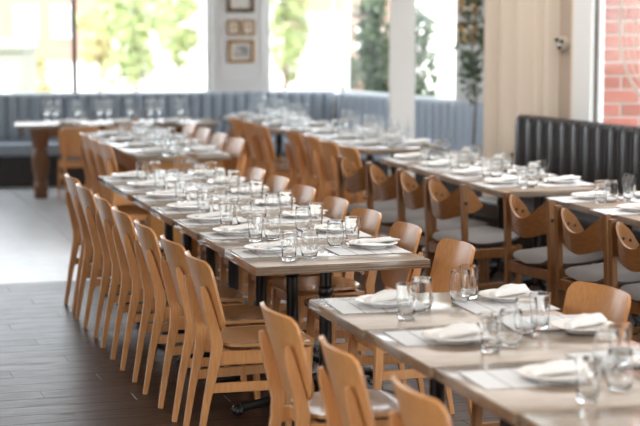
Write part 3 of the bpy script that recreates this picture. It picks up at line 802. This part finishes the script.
for i, y in enumerate((13.65, 14.20, 14.76, 15.32)):
    place('cafe_chair', CAFE, (3.15+jit(.005), y, 0), PI+jit(.03), 'blurred beech chair, right side, %s of the row behind the central one' % ordn(i), 'chair', 'chairs behind the central row')
for i in range(4):
    y = 13.62+0.60*i
    setting('left side, %s place, row behind central one' % ordn(i), G, (2.74, y), (2.80, y-0.22), (2.88, y-0.17), (2.76, y), 0.7512)
    setting('right side, %s place, row behind central one' % ordn(i), G, (3.12, y+0.05), (3.06, y+0.22), (2.98, y+0.16), (3.10, y), 0.7512)

# ---- table along the back banquette, with turned legs and stemmed glasses
TBL_L = wood_table_parts(1.95, 0.66, TURNED, 0.08, 'turned', 0.715, 0.24)
place('wooden_table', TBL_L, (3.15, 17.50, 0), br, 'long table with thick turned legs before the slate blue banquette', 'table')
for i, (x, y, a) in enumerate([(2.70, 17.02, PI/2-0.08), (3.12, 16.95, PI/2-0.12)]):
    e = place('cafe_chair', CAFE, (x, y, 0), a, 'blurred low beech chair with its back to us at the turned leg table, %s' % ['left one', 'right one'][i], 'chair', 'chairs at the turned leg table')
    e.scale = (0.92, 0.92, 0.86)
for c, (x0, nm) in enumerate([(2.62, 'left'), (3.13, 'middle'), (3.62, 'right')]):
    for k in range(6):
        x = x0-0.14+0.085*(k % 3)+(0.04 if k > 2 else 0)+0.12*(k % 3 > 1); y = 17.50-0.13*(x-3.15)+(0.10 if k > 2 else 0.0)
        single('wine_glass', WINE, (x, y, 0.7165), 0, 'stemmed wine glass, %s cluster on the turned leg table, %s row, %s' % (nm, 'back' if k > 2 else 'front', ('left', 'centre', 'right')[k % 3]), 'glass', 'wine glasses on the turned leg table')
    setting('%s place on the turned leg table' % nm, 'turned leg table', (x0+0.03, 17.29-0.13*(x0-3.15)), (x0+0.21, 17.36-0.13*(x0-3.15)), None, None, 0.7165)

# ---- far centre rows
TBB = cafe_table_parts(0.72, 0.62)
def cafe_row(name, x0, ys, labels_row, wid=0.72, skip_right=False, wine=False):
    for i, y in enumerate(ys):
        place('cafe_table', TBB, (x0+wid/2, y+0.31, 0), 0, 'dark legged oak table, %s in the %s' % (ordn(i), labels_row), 'table', 'tables of the %s' % labels_row)
        setting('left side, %s table, %s' % (ordn(i), labels_row), labels_row, (x0+0.17, y+0.40), (x0+0.20, y+0.15), (x0+0.29, y+0.19), (x0+0.19, y+0.36))
        setting('right side, %s table, %s' % (ordn(i), labels_row), labels_row, (x0+wid-0.17, y+0.32), (x0+wid-0.21, y+0.50), (x0+wid-0.30, y+0.44), (x0+wid-0.19, y+0.34))
        if wine:
            for k in range(3):
                single('wine_glass', WINE, (x0+(0.33, 0.37, 0.40)[k], y+(0.28, 0.37, 0.22)[k], 0.7512), 0, 'stemmed wine glass, %s of three, %s table, %s' % (('left', 'middle', 'right')[k], ordn(i), labels_row), 'glass', 'wine glasses of the %s' % labels_row)
cafe_row('b', 4.20, [15.62, 16.25, 16.88], 'row below the corner window', wine=True)
for i, y in enumerate((14.98, 15.46, 15.96)):
    place('cafe_chair', CAFE, (4.26+jit(.01), y+0.06, 0), jit(.04), 'far beech chair, left side, %s of the row below the corner window' % ordn(i), 'chair', 'chairs below the corner window')
cafe_row('c', 4.40, [13.45, 14.08, 14.71], 'row before the white column', wine=True)
for i, y in enumerate((12.84, 13.33, 13.82, 14.31)):
    place('cafe_chair', CAFE, (4.33+jit(.01), y, 0), jit(.04), 'far beech chair, left side, %s of the row before the white column' % ordn(i), 'chair', 'chairs before the white column')

# ---- row beside the charcoal banquette
TBD = cafe_table_parts(0.74, 0.595)
G = 'curtain side row'
for i in range(4):
    y = 10.36+0.60*i
    place('cafe_table', TBD, (4.30+0.37, y+0.30, 0), 0, 'oak table on black iron base, %s in the row reaching towards the curtain' % ordn(i), 'table', 'tables of the curtain side row')
    setting('left side, %s table, curtain side row' % ordn(i), G, (4.47, y+0.43), (4.50, y+0.17), (4.585, y+0.21), (4.49, y+0.40))
    setting('right side, %s table, curtain side row' % ordn(i), G, (4.86, y+0.36), (4.80, y+0.53), (4.71, y+0.47), (4.85, y+0.34))
for i, (x, y, a) in enumerate([(4.18, 10.53, 0.17), (4.18, 11.07, 0.15), (4.14, 11.59, 0.18), (4.09, 12.10, 0.16)]):
    place('scoop_chair', SCOOP, (x, y, 0), a, 'dark oak chair with scooped back, %s at the curtain side row' % ordn(i), 'chair', 'scoop backed chairs')
# ---- rightmost row
TBE = cafe_table_parts(0.74, 0.615)
G = 'rightmost row'
for i, y in enumerate((9.43, 8.81, 8.19)):
    place('cafe_table', TBE, (4.47+0.37, y+0.31, 0), 0, 'oak table on black iron base, %s in the rightmost row' % ['farthest', 'middle', 'closest'][i], 'table', 'tables of the rightmost row')
for i, (x, y, a) in enumerate([(4.35, 9.62, 0.18), (4.37, 8.93, 0.19), (4.39, 8.29, 0.18)]):
    place('scoop_chair', SCOOP, (x, y, 0), a, 'dark oak chair with scooped back and grey seat, %s at the rightmost row' % ['farthest', 'middle', 'closest'][i], 'chair', 'scoop backed chairs')
for i, y in enumerate((9.43, 8.81)):
    nm = ['farther', 'nearer'][i]
    setting('left side, %s table, rightmost row' % nm, G, (4.66, y+0.42), (4.62, y+0.20), (4.70, y+0.23), (4.60, y+0.42))
    setting('right side, %s table, rightmost row' % nm, G, (5.03, y+0.36), (4.85, y+0.30), (4.98, y+0.55), (5.01, y+0.34))

# ------------------------------------------------------------------ outside the windows
gr = MB().rng(-80, 140, 19.7, 260, -0.5, -0.30).rng(9.5, 140, -40, 19.7, -0.5, -0.30)
struct(obj('ground', gr.mesh('ground', 'concrete', 0)), 'sunlit pale pavement outside the windows')
def und(px, py, d):
    """a point d metres away along the line of sight; places things of the street by what the photograph shows"""
    f = 1800.0; cp, sp, cy_, sy_ = math.cos(PITCH), math.sin(PITCH), math.cos(YAW), math.sin(YAW)
    fw = Vector((sy_*cp, cy_*cp, -sp)); rt = Vector((cy_, -sy_, 0)); up = rt.cross(fw)
    return Vector((0, 0, 2.0))+(fw*f+rt*(px-320)+up*(213-py))*(d/f)
def foliage(n, rx, ry, rz_, size, rng, mat, name='foliage', lumps=9):
    mb = MB(); L = []
    for k in range(lumps):
        L.append((Vector((rng.uniform(-.62, .62)*rx, rng.uniform(-.62, .62)*ry, rng.uniform(-.72, .72)*rz_)), rng.uniform(.32, .5)))
    for k in range(n):
        c, s = L[k % lumps]
        d = Vector((rng.gauss(0, 1), rng.gauss(0, 1), rng.gauss(0, 1))).normalized()*rng.uniform(0.5, 1.0)**0.5
        p = c+Vector((d.x*rx*s, d.y*ry*s, d.z*rz_*s*0.8))
        a = Vector((rng.gauss(0, 1), rng.gauss(0, 1), rng.gauss(0, .6))).normalized(); b = a.cross(Vector((rng.gauss(0, 1), rng.gauss(0, 1), rng.gauss(0, 1)))).normalized()
        l = size*rng.uniform(.7, 1.3)
        mb.add([p-a*l, p+b*l*.38, p+a*l, p-b*l*.38], [(0, 1, 2, 3)])
    return mb.mesh(name, mat, 0)
rg = random.Random(11)
def tree(name, base, h, rx, rz_, leafmat, label, group, n=1600, size=0.09, trunk=0.06, zc=None, lumps=9):
    e = obj(name, None, None, base); tag(e, label, 'tree', group)
    zc = h-rz_ if zc is None else zc
    obj('trunk', MB().sweep([(0, 0, 0), (0.03, 0.02, zc*0.5), (-0.02, 0.03, zc), (0.02, 0, zc+rz_*0.5)], [(trunk*2, trunk*2), (trunk*1.7, trunk*1.7), (trunk*1.3, trunk*1.3), (trunk*0.5, trunk*0.5)], seg=8).mesh('trunk', 'bark'), e)
    c = obj('crown', foliage(n, rx, rx, rz_, size, rg, leafmat, 'foliage', lumps), e, (0, 0, zc)); c['kind'] = 'stuff'
    return e
def gpt(px, d):
    p = und(px, 100, d); p.z = -0.30; return p
tree('street_tree', gpt(136, 38), 2.75, 1.0, 1.25, 'leaf_light', 'bright green street tree seen through the wide back window', 'trees outside', 1500, 0.12)
tree('street_tree', gpt(178, 44), 2.6, 0.75, 1.1, 'leaf_light', 'smaller pale tree right of the bright green street tree', 'trees outside', 1000, 0.11)
tree('street_tree', gpt(100, 41), 1.9, 0.55, 0.8, 'leaf_yellow', 'low yellow green tree left of the bright green street tree', 'trees outside', 800, 0.10)
tree('street_tree', gpt(36, 34), 1.3, 0.35, 0.7, 'leaf_yellow', 'small yellow shrub beside the grey shed outside', 'trees outside', 500, 0.09)
tree('street_tree', gpt(285, 40), 2.9, 0.62, 1.4, 'leaf_light', 'lime green tree seen just right of the pictured pillar', 'trees outside', 1200, 0.11)
def planter(px, d, h, rx, label, n, zc=None, rz_=None, base_z=-0.3, size=0.07):
    p = und(px, 80, d); p.z = base_z
    tree('tall_shrub', p, h, rx, rz_ or h*0.46, 'leaf_dark', label, 'leafy shrubs by the side windows', n, size, 0.02, zc, 18)
planter(378, 21.2, 2.45, 0.27, 'tall dark shrub outside, left of the white column', 1100, size=0.085)
planter(352, 22.0, 1.75, 0.13, 'thin sparse shrub outside, between window corner and column', 260)
planter(423, 20.0, 2.5, 0.24, 'loose dark shrub outside, right of the white column', 420, size=0.08)
pot = und(474, 80, 16.9); pot.z = 0.0
t_ = tree('tall_shrub', (pot.x, pot.y, 0.446), 1.8, 0.17, 0.62, 'leaf_dark', 'leafy plant before the grey pier beside the curtain', 'leafy shrubs by the side windows', 520, 0.04, 0.012, 1.12, 22)
# lawn strip, shed and far buildings
def boxthing(name, px, d, w_, dep, h, mat, label, cat, rz=-YAW, parts=()):
    e = obj(name, None, None, gpt(px, d), rz); tag(e, label, cat)
    obj('wall', MB().rng(-w_/2, w_/2, 0, dep, 0, h).mesh('wall', mat, 0), e)
    for nm, a, m in parts: obj(nm, MB().rng(*a).mesh(nm, m, 0), e)
    return e
lw = obj('lawn', MB().rng(-8, 30, 27.5, 31, -0.30, -0.26).mesh('lawn', 'lawn', 0)); struct(lw, 'sunlit strip of lawn across the street')
boxthing('shed', -30, 30, 1.75, 1.6, 1.30, 'shed_grey', 'grey flat topped shed at the left edge beyond the window', 'shed',
         parts=[('door', (0.05, 0.70, -0.03, 0.0, 0.0, 0.85), 'render_white'), ('roof', (-0.95, 0.95, -0.08, 1.7, 1.30, 1.36), 'shed_grey')])
for i in range(4):
    p = gpt(-4+9*i, 29.9); p.z = 1.06
    tag(obj('globe_ornament', MB().ball((0, 0, 0.075), 0.072, 12).mesh('globe_ornament', 'ornament', 1.0), None, p), 'white globe on the shed roof outside, %s from the left' % ['first', 'second', 'third', 'fourth', 'fifth', 'sixth'][i], 'ornament', 'globes on the shed')
def facade(name, px, d, w_, h, mat, label, wins):
    e = obj(name, None, None, gpt(px, d), -YAW); tag(e, label, 'building')
    obj('wall', MB().rng(-w_/2, w_/2, 0, 6, 0, h).mesh('wall', mat, 0), e)
    obj('roof', MB().rng(-w_/2-0.2, w_/2+0.2, -0.3, 6.2, h, h+0.25).mesh('roof', 'render_white', 0), e)
    for (a, b, c, d2) in wins:
        f = obj('window', MB().rng(a, b, -0.06, -0.002, c, d2).mesh('window', 'render_white', 0), e)
        obj('window_glass', MB().rng(a+.08, b-.08, -0.08, -0.061, c+.08, d2-.08).mesh('window_glass', 'dark_glass', 0), f)
    return e
facade('house', 45, 58, 3.0, 5.0, 'peach_render', 'peach rendered house far outside the wide back window', [(-.9, -.2, .8, 1.8), (.3, 1.0, .8, 1.8)])
facade('house', 130, 70, 5.2, 5.5, 'render_white', 'white rendered house behind the street trees', [(-1.8, -1.0, .8, 2.0), (-.4, .4, .8, 2.0), (1.0, 1.8, .8, 2.0)])
facade('house', 318, 50, 2.6, 0.75, 'render_white', 'low white outbuilding seen through the corner window', [])
facade('house', 330, 62, 2.8, 5.0, 'peach_render', 'peach house rising behind the low white outbuilding', [(-1.1, -.5, 1.0, 1.5), (-.3, .3, 1.0, 1.5), (.5, 1.1, 1.0, 1.5)])
facade('house', 395, 40, 2.2, 5.0, 'peach_render', 'peach rendered house behind the dark shrubs', [(-.9, -.3, .9, 1.5), (0.4, .8, 1.0, 1.8)])
facade('house', 455, 33, 1.2, 5.0, 'render_white', 'narrow white building beside the grey pier', [])
